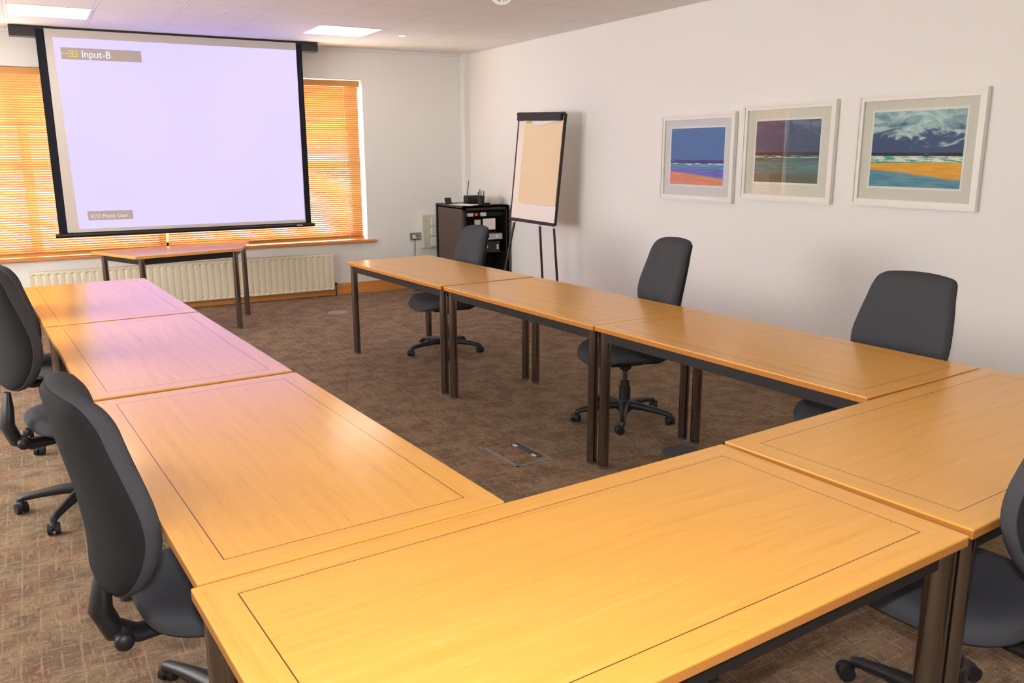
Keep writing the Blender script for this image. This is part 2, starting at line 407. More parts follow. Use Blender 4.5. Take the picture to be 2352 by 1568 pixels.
# pale strip standing in for window light on the last ceiling tiles
structure(MB().bx(XL, XR-.07, YB-.022, YB, HC-.03, HC, .003).build('lit_tile_strip', 'pvc'))
structure(MB().bx(XL, XR-.07, YB-.018, YB, 0, .125, .004).build('baseboard_back', 'wood'))
structure(MB().bx(XR-.018, XR, YF, YB-.10, 0, .125, .004).build('baseboard_right', 'woody'))
structure(MB().bx(XL, XL+.018, YF, YB-.02, 0, .125, .004).build('baseboard_left', 'woody'))
# window sill board
structure(MB().bx(WX0-.08, WX1+.09, YB-.05, YB+.2, WZ0-.005, WZ0+.022, .009).build('trim_3', 'wood'))
# window behind the blinds
win = bpy.data.objects.new('window_1', None); COL.objects.link(win); win.location = (0, YB+.22, 0); structure(win)
fb = MB(); fy0, fy1 = -.035, .035
z0 = WZ0+.02
fb.bx(WX0, WX1, fy0, fy1, z0, z0+.07, .004).bx(WX0, WX1, fy0, fy1, WZ1-.07, WZ1, .004)
for x in (WX0+.035, .02, 1.16, WX1-.06): fb.bx(x-.045, x+.045, fy0, fy1, z0, WZ1, .004)
fb.bx(1.2, WX1, fy0, fy1, 1.40, 1.47, .004).bx(WX0, 1.12, fy0, fy1, 1.40, 1.47, .004)
fb.build('window_frame', 'pvc', win)
MB().bx(WX0+.02, WX1-.02, -.004, .004, z0+.03, WZ1-.03).build('glass_pane', 'glass', win, smooth=False)

M['paving'] = simple('pale_paving', lin(226, 222, 214), .9, noise=.1, nscale=2)
structure(MB().bx(-14, 16, YB+.6, YB+26, -.35, -.15).build('floor_outside', 'paving', smooth=False))
# ---------------------------------------------------------------- blinds
def blind(x0, x1, zt, zb, label, tilt):
    y = YB+.055
    r = thing('venetian_blind', label, 'blind', ((x0+x1)/2, y, zb), 0, 'wooden slatted blinds across the window')
    W_ = x1-x0; H_ = zt-zb
    MB().bx(-W_/2, W_/2, -.045, -.030, H_-.062, H_, .002).build('valance', 'valance', r)
    MB().bx(-W_/2, W_/2, -.028, .028, H_-.042, H_-.004, .002).build('headrail', 'pvc', r)
    pitch = .0222; n = int((H_-.086)/pitch)+1; sb = MB(); rnd = random.Random(int(x0*100))
    for k in range(n):
        z = .030+k*pitch
        m = Matrix.Rotation(tilt+rnd.uniform(-.035, .035), 3, 'X')
        sb.box((rnd.uniform(-.003, .003), 0, z), (W_-.02, .0255, .0022), m)
    sb.build('slats', 'slat', r, smooth=False)
    MB().bx(-W_/2+.006, W_/2-.006, -.014, .014, 0, .022, .004).build('bottom_rail', 'valance', r)
    nx = max(2, round(W_/.62))
    for i in range(nx):
        cb = MB()
        x = -W_/2+.17+(W_-.34)*i/(nx-1)
        cb.cyl((x, -.0155, .01), (x, -.0155, H_-.04), .0014, n=6); cb.cyl((x, .0155, .01), (x, .0155, H_-.04), .0014, n=6)
        cb.build('ladder_cord', 'cord', r)
    return r
TILT = R(-53.5)
blind(1.1745, WX1-.028, WZ1-.014, WZ0+.034, 'orange wooden slatted blind to the right behind the projection screen', TILT)
blind(WX0+.02, 1.1735, WZ1-.004, WZ0+.03, 'orange wooden slatted blind to the left behind the projection screen', TILT)

# ---------------------------------------------------------------- projection screen
SY = 8.78; SX0, SX1, SZ0, SZ1 = .205, 2.55, .825, 2.638
scr = thing('projection_screen', 'large black-bordered projection screen pulled down in front of the window, lit violet', 'projection screen', ((SX0+SX1)/2, SY, SZ0))
hw = (SX1-SX0)/2; SH = SZ1-SZ0
MB().bx(-hw-.20, hw+.17, .005, .125, SH-.085, HC-SZ0-.002, .004).build('case', 'rack', scr)
tp = .018
MB().prism([(-hw-.0, .002, SH-.02), (hw+.0, .002, SH-.02), (hw, .002, .0), (-hw, .002, 0)], (0, .0012, 0)).build('border', 'screen_black', scr, smooth=False)
bl, br, bt, bb = -hw+.070, hw-.058, SH-.012, .02
MB().prism([(bl, .001, bt), (br, .001, bt), (br, .001, bb), (bl, .001, bb)], (0, .0006, 0)).build('fabric', 'screen_white', scr, smooth=False)
PJ = [(bl+.060, bt-.07), (br-.0, bt-.07), (br-.008, bb+.03), (bl+.10, bb+.03)]
MB().prism([(x, .0002, z) for x, z in PJ], (0, .0006, 0)).build('projected_picture', 'projected', scr, smooth=False)
MB().tube([(-hw-.03, -.004, -.006), (hw+.03, -.004, -.006)], .019, 16, ).build('bottom_bar', 'rack', scr)
MB().bx(hw-.16, hw-.10, -.025, -.021, -.012, .002).build('maker_plate', 'silver', scr)
# on-screen boxes; px() maps picture fractions (from the left, from the top) to the fabric
def px(u, v):
    a, b_, c, d = [Vector((p[0], p[1])) for p in PJ]
    t = a.lerp(b_, u); q = d.lerp(c, u); r_ = t.lerp(q, v); return r_.x, r_.y
def osd(name, u0, v0, u1, v1):
    pts = [px(u0, v0), px(u1, v0), px(u1, v1), px(u0, v1)]
    return MB().prism([(x, -.0006, z) for x, z in pts], (0, .0005, 0)).build(name, 'osd', scr, smooth=False)
def letters(body, size, at, mat, par, sx=1, name='lettering'):
    me = text_mesh(body, size, .0002); o = bpy.data.objects.new(name, me); COL.objects.link(o); me.materials.clear(); me.materials.append(M[mat])
    o.parent = par; o.rotation_euler = (R(90), 0, 0); o.location = (at[0], -.0012, at[1]); o.scale = (sx, 1, 1); return o
b1 = osd('input_banner', .024, .048, .330, .108)
b2 = osd('mode_banner', .040, .905, .222, .955)
x, z = px(.098, .095); letters('Input-B', .088, (x, z), 'osd_text', b1, .92)
x, z = px(.050, .943); letters('ECO Mode: User', .050, (x, z), 'osd_text_dim', b2, .90)
ic = MB(); x0, z0_ = px(.050, .063); x1, z1_ = px(.084, .094)
yl = -.0012
for a, b_, c, d in ((x0, x1, z0_, z0_-.007), (x0, x1, z1_+.007, z1_), (x1-.007, x1, z0_, z1_)): ic.bx(a, b_, yl, yl+.0004, d, c)
zm = (z0_+z1_)/2
ic.bx(x0, x0+.007, yl, yl+.0004, z1_, zm-.018).bx(x0, x0+.007, yl, yl+.0004, zm+.018, z0_)
ic.bx(x0-.025, x0+.035, yl, yl+.0004, zm-.004, zm+.004)
ic.prism([(x0+.028, yl, zm+.014), (x0+.05, yl, zm), (x0+.028, yl, zm-.014)], (0, .0004, 0))
for sgn in (-1, 1): ic.box((x0-.042, yl+.0002, zm), (.036, .0004, .004), Matrix.Rotation(sgn*R(42), 3, 'Y'))
ic.build('input_icon', 'osd_yellow', b1, smooth=False)

# ---------------------------------------------------------------- ceiling fittings
def light_panel(x, y, label, mat='panel'):
    t = thing('ceiling_light_panel', label, 'ceiling light', (x, y, HC), 0, 'square ceiling light panels' if mat == 'panel' else 'unseen ceiling panels added for even light')
    a = .292; fr = MB()
    for q in ((-a, a, -a, -a+.014), (-a, a, a-.014, a), (-a, -a+.014, -a+.014, a-.014), (a-.014, a, -a+.014, a-.014)): fr.bx(q[0], q[1], q[2], q[3], -.007, -.0005)
    fr.build('frame', 'pvc', t, smooth=False)
    MB().bx(-a+.014, a-.014, -a+.014, a-.014, -.005, -.001).build('diffuser', mat, t, smooth=False)
light_panel(.3, GY+.3, 'glowing square ceiling panel above the left end of the projection screen')
light_panel(2.67, GY+.28, 'glowing square ceiling panel above the right end of the projection screen')
for x, y in ((-1.5, 7.88), (-1.5, 4.88), (-1.5, 1.88), (-1.5, -1.12), (.9, -1.12), (3.3, -1.12)):
    light_panel(x, y, 'unseen square ceiling panel added for even light', 'panel_added')  # panels added out of view to even out the room light
def downlight(x, y, label, mat, r=.045, lip=.004):
    t = thing('downlight', label, 'ceiling light', (x, y, HC), 0, 'small round ceiling downlights')
    MB().lathe([(r*.72, -.001), (r*.72, -lip-.002), (r, -lip), (r+.012, -.0005)]).build('rim', 'pvc', t)
    MB().lathe([(r*.7, -.0005), (r*.7, -.004)]).build('bulb', mat, t)
downlight(1.532, 7.275, 'small unlit round downlight in the ceiling left of the right-hand panel', 'silver')
downlight(3.274, 7.895, 'small lit round downlight right of the right-hand ceiling panel', 'lamp')

# round tag hanging below the ceiling at the top edge of the photo
ht = thing('hanging_sign', 'white round disc with small dark print hanging from the ceiling', 'sign', (2.146, 3.885, 2.33), yaw*-1)
hd = MB(); hd.cyl((0, -.004, 0), (0, .004, 0), .062, n=40); hd.build('disc', 'white_plastic', ht)
MB().cyl((0, 0, .06), (0, 0, HC-2.33), .0022, n=8).build('wire', 'rail', ht)
me = text_mesh('8 1/', .03, .0003); lo = bpy.data.objects.new('print', me); COL.objects.link(lo); me.materials.clear(); me.materials.append(M['rubber']); lo.parent = ht; lo.rotation_euler = (R(90), 0, 0); lo.location = (-.02, -.0045, -.045)

# ---------------------------------------------------------------- radiator
RX0, RX1, RZ0, RZ1 = -.07, 2.838, .072, .468
rad = thing('radiator', 'long cream panel radiator with vertical flutes below the window', 'radiator', ((RX0+RX1)/2, YB-.10, RZ0))
rw = (RX1-RX0)/2; rh = RZ1-RZ0; n = 45; b_ = MB()
# fluted front skin: columns of a profile, flutes ending in rounded pockets
cols = []; steps = 10
for i in range(n*steps+1):
    u = i/(n*steps); x = -rw+2*rw*u; ph = (i % steps)/steps
    cols.append((x, .5-.5*math.cos(2*math.pi*ph)))
zs = [0, .010, .018, .026, .036, .048, rh-.050, rh-.038, rh-.028, rh-.020, rh-.012, rh]
amp = [(0, .9), (0, .9), (.3, .3), (1, .3), (.6, .4), (.30, .80), (.30, .80), (.6, .4), (1, .3), (.3, .3), (0, .9), (0, .9)]
grid = [[b_.b.verts.new((x, .011*amp[k][0]*max(0, (g_-amp[k][1])/(1-amp[k][1]))+(.006 if k in (0, 11) else 0), zs[k])) for k in range(12)] for x, g_ in cols]
for a, c in zip(grid, grid[1:]):
    for k in range(11): b_.b.faces.new((a[k], c[k], c[k+1], a[k+1]))
b_.build('front_panel', 'cream', rad)
MB().bx(-rw, rw, .014, .022, .0, rh, .002).build('rear_panel', 'cream', rad)
MB().bx(-rw+.003, rw-.003, .010, .075, rh-.004, rh+.004, .0015).build('top_grille', 'cream', rad)
MB().bx(-rw-.003, -rw+.001, .006, .075, .01, rh, .001).build('side_panel', 'cream', rad)
MB().bx(rw-.001, rw+.003, .006, .075, .01, rh, .001).build('side_panel', 'cream', rad)
MB().bx(-rw+.2, -rw+.24, .07, .0995, .02, .34).build('wall_bracket', 'cream', rad)
MB().bx(rw-.24, rw-.2, .07, .0995, .02, .34).build('wall_bracket', 'cream', rad)
vb = MB(); vb.cyl((rw+.002, .04, .03), (rw+.03, .04, .03), .008).cyl((rw+.03, .04, -RZ0+.001), (rw+.03, .04, .05), .0075)
vb.build('pipe', 'chrome', rad)
MB().cyl((rw+.03, .04, .05), (rw+.03, .04, .075), .014).build('valve_body', 'rail', rad)
MB().cyl((rw+.03, .04, .075), (rw+.03, .04, .125), .016, .014).build('valve_cap', 'white_plastic', rad)

# ---------------------------------------------------------------- tables
def make_table():
    t = thing('meeting_table', 'x', 'table', group='oak meeting tables set in an open rectangle')
    hx, hy = TL/2, TW/2
    top = MB(); top.box((0, 0, 0), (TL, TW, .026), None, .003, 2)
    bmesh.ops.translate(top.b, vec=(0, 0, -.013), verts=top.b.verts)
    top.build('tabletop', 'table', t, loc=(0, 0, TH))
    d = .040; zr0, zr1 = TH-.078, TH-.027
    for s in (-1, 1):
        MB().bx(-hx+d+.0, hx-d, s*(hy-d)-.0125, s*(hy-d)+.0125, zr0, zr1, .002).build('side_rail', 'rail', t)
        MB().bx(s*(hx-d)-.0125, s*(hx-d)+.0125, -hy+d+.014, hy-d-.014, zr0, zr1, .002).build('end_rail', 'rail', t)
    for sx in (-1, 1):
        for sy in (-1, 1):
            cx, cy = sx*(hx-d), sy*(hy-d)
            lg = MB().cyl((cx, cy, .014), (cx, cy, TH-.030), .026, n=28).build('leg', 'chrome', t)
            MB().cyl((cx, cy, .0), (cx, cy, .016), .0245, n=24).build('foot', 'rubber', lg)
            MB().cyl((cx, cy, TH-.033), (cx, cy, TH-.0265), .030, n=24).build('leg_plate', 'rail', lg)
    return t
tproto = make_table()
TABLES = [
    ((.515, 2.398), 3.89+90, 'oak meeting table nearest the camera in the left row, beside the grey chairs'),
    ((.410, 3.914), 3.84+90, 'middle oak meeting table of the left row, washed pink by the screen'),
    ((.310, 5.425), 3.77+90, 'farthest oak meeting table of the left row, in front of the trapezoid table'),
    ((2.747, 2.591), 3.98+90, 'oak meeting table nearest the camera in the right row, touching the front row'),
    ((2.633, 4.080), 4.22+90, 'middle oak meeting table of the right row'),
    ((2.515, 5.600), 4.50+90, 'farthest oak meeting table of the right row, nearest the black rack'),
    ((.957, 1.309), 4.03, 'big oak meeting table filling the foreground, the closest one to the camera'),
    ((2.470, 1.440), 5.1, 'right-hand oak meeting table of the front row, below the largest seascape')]
for i, (c, a, lab) in enumerate(TABLES):
    t = tproto if i == 0 else copy_tree(tproto)
    t.location = (c[0], c[1], 0); t.rotation_euler = (0, 0, R(a)); t['label'] = lab

# trapezoid table under the screen
tr = thing('trapezoid_table', 'small oak-topped trapezoid table standing below the projection screen', 'table', (1.13, 7.95, 0))
C4 = [Vector(p) for p in ((.705, 7.52), (1.60, 7.70), (1.83, 8.42), (.415, 8.14))]
O2 = Vector((1.13, 7.95)); C4 = [p-O2 for p in C4]
tb = MB(); tb.prism([(p.x, p.y, TH-.024) for p in C4], (0, 0, .024))
bmesh.ops.bevel(tb.b, geom=list(tb.b.edges), offset=.002, segments=1, affect='EDGES'); tb.wn = True; tb.build('tabletop', 'trap', tr)
cen = sum(C4, Vector((0, 0)))/4
ins = [p+(cen-p).normalized()*q for p, q in zip(C4, (.07, .07, .10, .10))]
for i in range(4):
    a, b2_ = ins[i], ins[(i+1) % 4]; dv = (b2_-a); L_ = dv.length-.05; mid = (a+b2_)/2
    MB().box((mid.x, mid.y, TH-.052), (L_, .022, .05), Matrix.Rotation(math.atan2(dv.y, dv.x), 3, 'Z')).build('rail', 'rail', tr)
    lg = MB().cyl((a.x, a.y, .014), (a.x, a.y, TH-.028), .025, n=24).build('leg', 'chrome', tr)
    MB().cyl((a.x, a.y, 0), (a.x, a.y, .016), .0235, n=20).build('foot', 'rubber', lg)

# ---------------------------------------------------------------- office chairs
def closed_spline(pts, n):
    out = []; k = len(pts)
    for i in range(k):
        p0, p1, p2, p3 = [Vector(pts[(i+j-1) % k]) for j in range(4)]
        for s_ in range(n):
            t = s_/n
            out.append(tuple(.5*((2*p1)+(-p0+p2)*t+(2*p0-5*p1+4*p2-p3)*t*t+(-p0+3*p1-3*p2+p3)*t**3)))
    return out
half = [(.0, -.285), (.09, -.280), (.150, -.250), (.190, -.185), (.215, -.10), (.222, -.02), (.212, .07), (.196, .16), (.182, .235), (.168, .268), (.135, .283), (.06, .290)]
half = [(x*1.08, y) for x, y in half]
BACK_OUT = closed_spline(half+[(0, .292)]+[(-x, y) for x, y in half[1:][::-1]], 3)
seat_pts = []
for i in range(28):
    a = 2*math.pi*i/28; e = .62
    cx, cy = math.cos(a), math.sin(a)
    seat_pts.append((.245*math.copysign(abs(cx)**e, cx)*(1-.06*(cy < 0)*abs(cy)), .235*math.copysign(abs(cy)**e, cy)))
SEAT_OUT = closed_spline(seat_pts, 2)
def make_chair():
    t = thing('office_chair', 'x', 'chair', group='charcoal swivel office chairs around the tables')
    SZ = .455                                         # seat top
    def bprof(v):                                    # how far the back sits behind (negative y) at height v
        return .012*math.cos((v+.12)*9.0)-.12*max(0, v+.10)**1.15-.5*max(0, v-.20)**1.25+.06*min(0, v+.16)
    def bmap(front):
        def fn(u, v, d): return (u, -.235+bprof(v)+d+.95*u*u*(1 if v > -.3 else 1), .775+v*.93-.008)
        return fn
    lay = [((.0001, .0001), .030), ((.45, .5), .032), ((.72, .76), .030), ((.86, .90), .023), ((.94, .965), .012), ((.985, .99), -.004), ((1, 1), -.020), ((.985, .99), -.032)]
    bk_ = MB().pillow(BACK_OUT, lay, bmap(1)).build('backrest', 'fabric', t)
    lay = [((.975, .982), -.026), ((.965, .975), -.036), ((.90, .93), -.050), ((.75, .82), -.062), ((.45, .5), -.070), ((.0001, .0001), -.072)]
    MB().pillow(BACK_OUT, lay, bmap(0)).build('back_cover', 'fabric_dark', t)
    def smap(u, v, d):
        return (u, v+.03, SZ+d-.035*max(0, (v-.10)/.135)**2+.012*max(0, -v/.235)**3+.010*(u/.245)**2)
    lay = [((.0001, .0001), -.006), ((.5, .5), -.004), ((.8, .8), -.002), ((.92, .92), -.008), ((.98, .98), -.022), ((1, 1), -.042), ((.985, .985), -.056)]
    MB().pillow(SEAT_OUT, lay, smap).build('seat', 'fabric', t)
    lay = [((.99, .99), -.050), ((.97, .97), -.062), ((.85, .85), -.075), ((.5, .5), -.085), ((.0001, .0001), -.085)]
    MB().pillow(SEAT_OUT, lay, smap).build('seat_shell', 'plastic', t)
    # J-shaped bar that carries the back
    jb = MB(); pts = [(0, -.268, .57), (0, -.274, .51), (0, -.286, .44), (0, -.262, .375), (0, -.205, .345), (0, -.10, .345), (0, .03, .352)]
    rad_ = [.020, .036, .047, .045, .036, .030, .030]
    jb.tube(pts, rad_, 22, .62); jb.build('back_bar', 'plastic', t)
    kb = MB(); kb.cyl((.03, -.245, .372), (.075, -.25, .372), .020, .024); kb.sph((.078, -.25, .372), .024, (.6, 1, 1)); kb.build('tilt_knob', 'plastic', t)
    MB().box((0, .02, .365), (.16, .20, .05), None, .012).build('mechanism', 'plastic_matt', t)
    lv = MB(); lv.tube([(.06, .06, .36), (.16, .07, .355), (.225, .075, .345)], [.006, .006, .008], 8); lv.cyl((.225, .075, .345), (.225, .075, .315), .007).cyl((.225, .075, .322), (.225, .075, .298), .019, .019)
    lv.build('height_knob', 'plastic', t)
    MB().cyl((0, 0, .20), (0, 0, .352), .014, n=18).build('gas_strut', 'chrome', t)
    MB().lathe([(.022, .330), (.036, .325), (.036, .312), (.020, .300)]).build('strut_collar', 'plastic', t)
    MB().lathe([(.034, .100), (.034, .205), (.028, .210), (.027, .238), (.020, .242)]).build('strut_cover', 'plastic', t)
    MB().lathe([(.030, .045), (.046, .060), (.050, .105), (.036, .125)]).build('hub', 'plastic', t)
    for k in range(5):
        a = 2*math.pi*k/5+math.pi/2; c, s = math.cos(a), math.sin(a)
        pts = [(c*q, s*q, zz) for q, zz in ((.03, .092), (.12, .088), (.20, .078), (.262, .068), (.284, .060), (.290, .046))]
        lg = MB().tube(pts, [.030, .026, .021, .018, .017, .013], 12, .85).build('base_arm', 'plastic', t)
        # twin-wheel caster, trailing at its own angle
        ca = a+[.9, -1.1, 2.2, .5, -.6][k]; dx, dy = math.cos(ca), math.sin(ca)
        cb = MB(); bx_, by_ = c*.288, s*.288
        wx, wy = bx_+dx*.018, by_+dy*.018; px_, py_ = -dy, dx
        for q in (-1, 1): cb.cyl((wx+px_*q*.006, wy+py_*q*.006, .0255), (wx+px_*q*.024, wy+py_*q*.024, .0255), .0255, .0235, 20)
        cb.cyl((bx_, by_, .03), (bx_, by_, .062), .009)
        cb.sph((wx, wy, .036), .021, (1, 1, .95), 12)
        cb.build('caster', 'plastic_matt', lg)
    return t
cproto = make_chair()
CHAIRS = [  # x, y, facing azimuth (deg from +X), base spin, back raise, label
    (.325, 2.22, 6, 38, .0, 'charcoal swivel chair nearest the camera on the left, at the left row'),
    (.09, 4.06, 14, 8, .10, 'charcoal swivel chair at the middle left table, second from the camera'),
    (.105, 5.14, 10, 0, -.02, 'charcoal swivel chair farthest from the camera on the left side, mostly hidden'),
    (2.765, 5.97, 178, 0, -.045, 'charcoal swivel chair in front of the black rack cabinet'),
    (2.95, 3.86, 167, -8, .03, 'charcoal swivel chair in the middle of the right wall, left of the seascapes'),
    (3.11, 2.34, 181, 0, -.01, 'charcoal swivel chair below the rightmost seascape at the right row'),
    (2.03, 1.18, 95, 0, .07, 'charcoal swivel chair cut by the right edge of the photo, at the front row')]
CH = []
for i, (x, y, az, sp, rise, lab) in enumerate(CHAIRS):
    c = cproto if i == 0 else copy_tree(cproto)
    c.location = (x, y, 0); c.rotation_euler = (0, 0, R(az-90)); c['label'] = lab; CH.append(c)
    for ch in c.children:
        k = ch.name.split('.')[0]
        if k in ('backrest', 'back_cover') and rise: ch.location.z += rise
        if k == 'back_bar' and rise > .05: ch.scale.z = 1+rise*.8; ch.location.z -= rise*.30
        if k == 'base_arm': ch.rotation_euler.z = R(sp)

# ---------------------------------------------------------------- rack cabinet and what stands on it
KX0, KX1, KY0, KY1, KH = 3.955, 4.50, 8.02, 8.72, 1.0
rk = thing('rack_cabinet', 'black steel equipment rack cabinet with an open front in the corner', 'cabinet', ((KX0+KX1)/2, KY0, 0))
kw = (KX1-KX0)/2; kd = KY1-KY0
bd = MB()
bd.bx(-kw, -kw+.03, 0, .03, 0, KH).bx(kw-.03, kw, 0, .03, 0, KH).bx(-kw, kw, 0, .03, KH-.045, KH).bx(-kw, kw, 0, .03, 0, .06)
bd.bx(-kw, kw, 0, kd, KH-.02, KH).bx(-kw, kw, 0, kd, .0, .04).bx(kw-.02, kw, 0, kd, 0, KH).bx(-kw, -kw+.03, kd-.03, kd, 0, KH).bx(-kw, kw, kd-.01, kd, 0, KH)
bd.build('body', 'rack', rk, smooth=False)
MB().bx(-kw-.004, -kw+.012, .03, kd-.07, .05, KH-.035, .002).build('side_panel', 'rack_side', rk)
MB().bx(-kw+.03, kw-.02, .36, .37, .04, KH-.02).build('inner_plate', 'rack_in', rk, smooth=False)
for zz in (.635, .50, .28): MB().bx(-kw+.03, kw-.02, .02, .36, zz-.006, zz, 0).build('shelf', 'rack_in', rk, smooth=False)
pd = thing('power_strip', 'white plugs and red lamp on a power strip at the top of the rack', 'power strip', (0, 0, 0)); pd.parent = None
pd.location = (rk.location.x, KY0+.05, .905)
MB().bx(-kw+.04, kw-.03, .02, .05, -.022, .022, .002).build('strip', 'rack_in', pd)
MB().bx(-.205, -.135, -.01, .02, -.018, .018, .003).build('plug', 'white_plastic', pd)
MB().bx(-.04, .02, -.01, .02, -.020, .020, .003).build('plug', 'white_plastic', pd)
MB().bx(-.10, -.075, .012, .02, -.008, .008).build('switch', 'red_led', pd)
wu = thing('control_plate', 'white wall-type control plate mounted in the rack front', 'control plate', (rk.location.x+.045, KY0+.02, .80))
MB().bx(-.075, .075, 0, .012, -.06, .06, .003).build('plate', 'white_plastic', wu)
MB().bx(-.022, -.016, -.002, 0, .012, .018).bx(.018, .026, -.002, 0, .012, .02).build('indicator', 'red_led', wu)
MB().bx(-.16, -.09, .03, .04, -.07, .05).build('rear_card', 'cream_box', wu)
dv = thing('disc_player', 'slim silver disc player on a shelf of the rack', 'player', (rk.location.x+.01, KY0+.015, .6351))
MB().bx(-.21, .19, 0, .25, 0, .062, .002).build('casing', 'silver', dv)
MB().bx(-.12, .03, -.002, .0, .018, .046).build('display', 'rack_in', dv)
MB().cyl((.12, .0, .034), (.12, -.012, .034), .012).build('dial', 'white_plastic', dv)
am = thing('amplifier', 'black amplifier with a silver knob on a rack shelf', 'amplifier', (rk.location.x, KY0+.012, .5001))
MB().bx(-.21, .17, 0, .28, 0, .115, .003).build('casing', 'rail', am)
MB().cyl((-.005, 0, .062), (-.005, -.018, .062), .018).build('volume_knob', 'silver', am)
MB().bx(.128, .15, -.002, 0, .056, .078).bx(.128, .15, -.002, 0, .028, .050).build('badge', 'white_plastic', am)

zt = KH+.0005
tag(MB().box((4.08, 8.22, zt+.003), (.21, .297, .005), Matrix.Rotation(R(28), 3, 'Z')).build('paper_sheets', 'paper', smooth=False), 'white paper sheets lying on top of the black rack', 'paper')
pp = thing('pen_pot', 'black mesh pot full of pens on top of the rack', 'pen pot', (4.215, 8.12, zt))
MB().lathe([(.036, 0), (.040, .098), (.0375, .098), (.034, .003)], n=28).build('pot', 'plastic_matt', pp)
for i, (dx, dy, c) in enumerate(((-.022, .0, 'plastic'), (-.008, .012, 'white_plastic'), (.004, -.006, 'green'), (.014, .01, 'white_plastic'), (.024, -.004, 'plastic'), (0, .018, 'plastic'))):
    p = MB().cyl((dx*.6, dy*.6, .004), (dx*1.5, dy*1.5, .138+.012*(i % 3)), .0052, n=10).build('pen', c, None)
    p.location = pp.location; tag(p, ['black marker leaning left in the pen pot', 'white pen behind the left side of the pen pot', 'pen with a green cap in the middle of the pen pot', 'white pen right of the middle in the pen pot', 'black pen at the right edge of the pen pot', 'black pen at the back of the pen pot'][i], 'pen', 'pens in the mesh pot')
rc = thing('radio_receiver', 'black receiver with a thin upright aerial behind the pen pot', 'receiver', (4.29, 8.40, zt))
MB().box((-.03, 0, .045), (.18, .12, .09), None, .01).build('casing', 'rack', rc)
MB().cyl((-.10, .0, .088), (-.075, .0, .25), .004, n=8).build('aerial', 'rack', rc)
ck_ = thing('desk_timer', 'small black tilted timer at the rear left of the rack top', 'timer', (4.03, 8.55, zt))
MB().box((0, .0, .03), (.075, .012, .07), Matrix.Rotation(R(-25), 3, 'X'), .003).build('face', 'rack', ck_)
MB().box((0, .02, .004), (.10, .07, .008), None, .002).build('stand', 'grey_metal', ck_)
rx = thing('cream_box', 'small cream plastic box at the right of the rack top', 'box', (4.40, 8.20, zt))
MB().box((0, 0, .035), (.13, .16, .07), None, .012).build('lid', 'cream_box', rx)
MB().box((-.085, -.03, .010), (.06, .05, .018), None, .004).build('clip', 'rail', rx)

# ---------------------------------------------------------------- wall sockets and breaker box
dbx = thing('breaker_box', 'cream wall-mounted breaker box with two switches left of the rack', 'breaker box', (4.03, YB-.001, .655))
MB().bx(-.10, .07, -.07, 0, -.19, .19, .006).build('casing', 'cream_box', dbx)
for k, zz in enumerate((.12, -.0, -.12)): MB().bx(.0, .065, -.085, -.07, zz-.045, zz+.045, .004).build('switch_plate', 'white_plastic', dbx)
MB().cyl((-.06, -.071, .13), (-.06, -.074, .13), .006).cyl((-.06, -.071, -.14), (-.06, -.074, -.14), .006).build('screw', 'rail', dbx)
so = thing('wall_socket', 'grey metal double socket on the window wall beside the breaker box', 'socket', (3.865, YB-.001, .603))
MB().bx(-.073, .073, -.02, 0, -.043, .043, .003).build('plate', 'grey_metal', so)
MB().bx(.02, .055, -.023, -.020, -.022, -.012).bx(.033, .042, -.023, -.020, .005, .018).build('outlet', 'white_plastic', so)
pg = thing('plug', 'cream mains plug with a black flex in the grey socket', 'plug', (3.842, YB-.0225, .600))
MB().box((-.005, -.018, 0), (.045, .035, .045), None, .01, 3).build('body', 'cream_box', pg)
MB().tube([(-.005, -.03, -.02), (-.007, -.03, -.12), (-.02, -.03, -.30), (-.05, -.035, -.50), (-.06, -.06, -.582), (-.02, -.14, -.592), (.05, -.2, -.594), (.0, -.25, -.594), (-.12, -.22, -.594)], .004, 8).build('flex', 'rail', pg)

# ---------------------------------------------------------------- flipchart easel
fc = thing('flipchart_easel', 'black-framed white flipchart easel standing against the right wall', 'flipchart', (4.215, 6.968, 0))
A_ = [Vector(p) for p in ((4.221, 7.307, 1.913), (4.306, 6.613, 1.894), (4.209, 6.629, .886), (4.124, 7.323, .906))]
O3 = Vector((4.215, 6.968, 0)); A_ = [p-O3 for p in A_]
rvec = (A_[1]-A_[0]).normalized(); dvec = (A_[3]-A_[0]).normalized(); nvec = dvec.cross(rvec).normalized()
if nvec.x > 0: nvec = -nvec
bw, bh = (A_[1]-A_[0]).length, (A_[3]-A_[0]).length
def bp(u, v, n_=0): return A_[0]+rvec*u+dvec*v+nvec*n_
def slab(mb, u0, u1, v0, v1, n0, n1): return mb.prism([bp(u0, v0, n0), bp(u1, v0, n0), bp(u1, v1, n0), bp(u0, v1, n0)], nvec*(n1-n0))
slab(MB(), .01, bw-.01, .01, bh-.01, -.016, -.002).build('whiteboard', 'board', fc, smooth=False)
fr_ = MB(); e = .011
slab(fr_, 0, e, 0, bh, -.02, .004); slab(fr_, bw-e, bw, 0, bh, -.02, .004); slab(fr_, 0, bw, 0, e, -.02, .004); slab(fr_, 0, bw, bh-.016, bh, -.02, .004)
fr_.build('board_frame', 'rack', fc, smooth=False)
slab(MB(), .004, bw, bh-.022, bh+.008, .0045, .022).build('pen_tray', 'rack', fc, smooth=False)
cl = MB(); slab(cl, .012, bw-.02, -.004, .066, .004, .034)
bmesh.ops.bevel(cl.b, geom=list(cl.b.edges), offset=.006, segments=2, affect='EDGES'); cl.wn = True; cl.tube([bp(.0, .004, .01), bp(bw, .004, .01)], .018, 12); cl.build('clamp_bar', 'rack', fc)
hp = bp(bw/2, bh*.35, -.05)
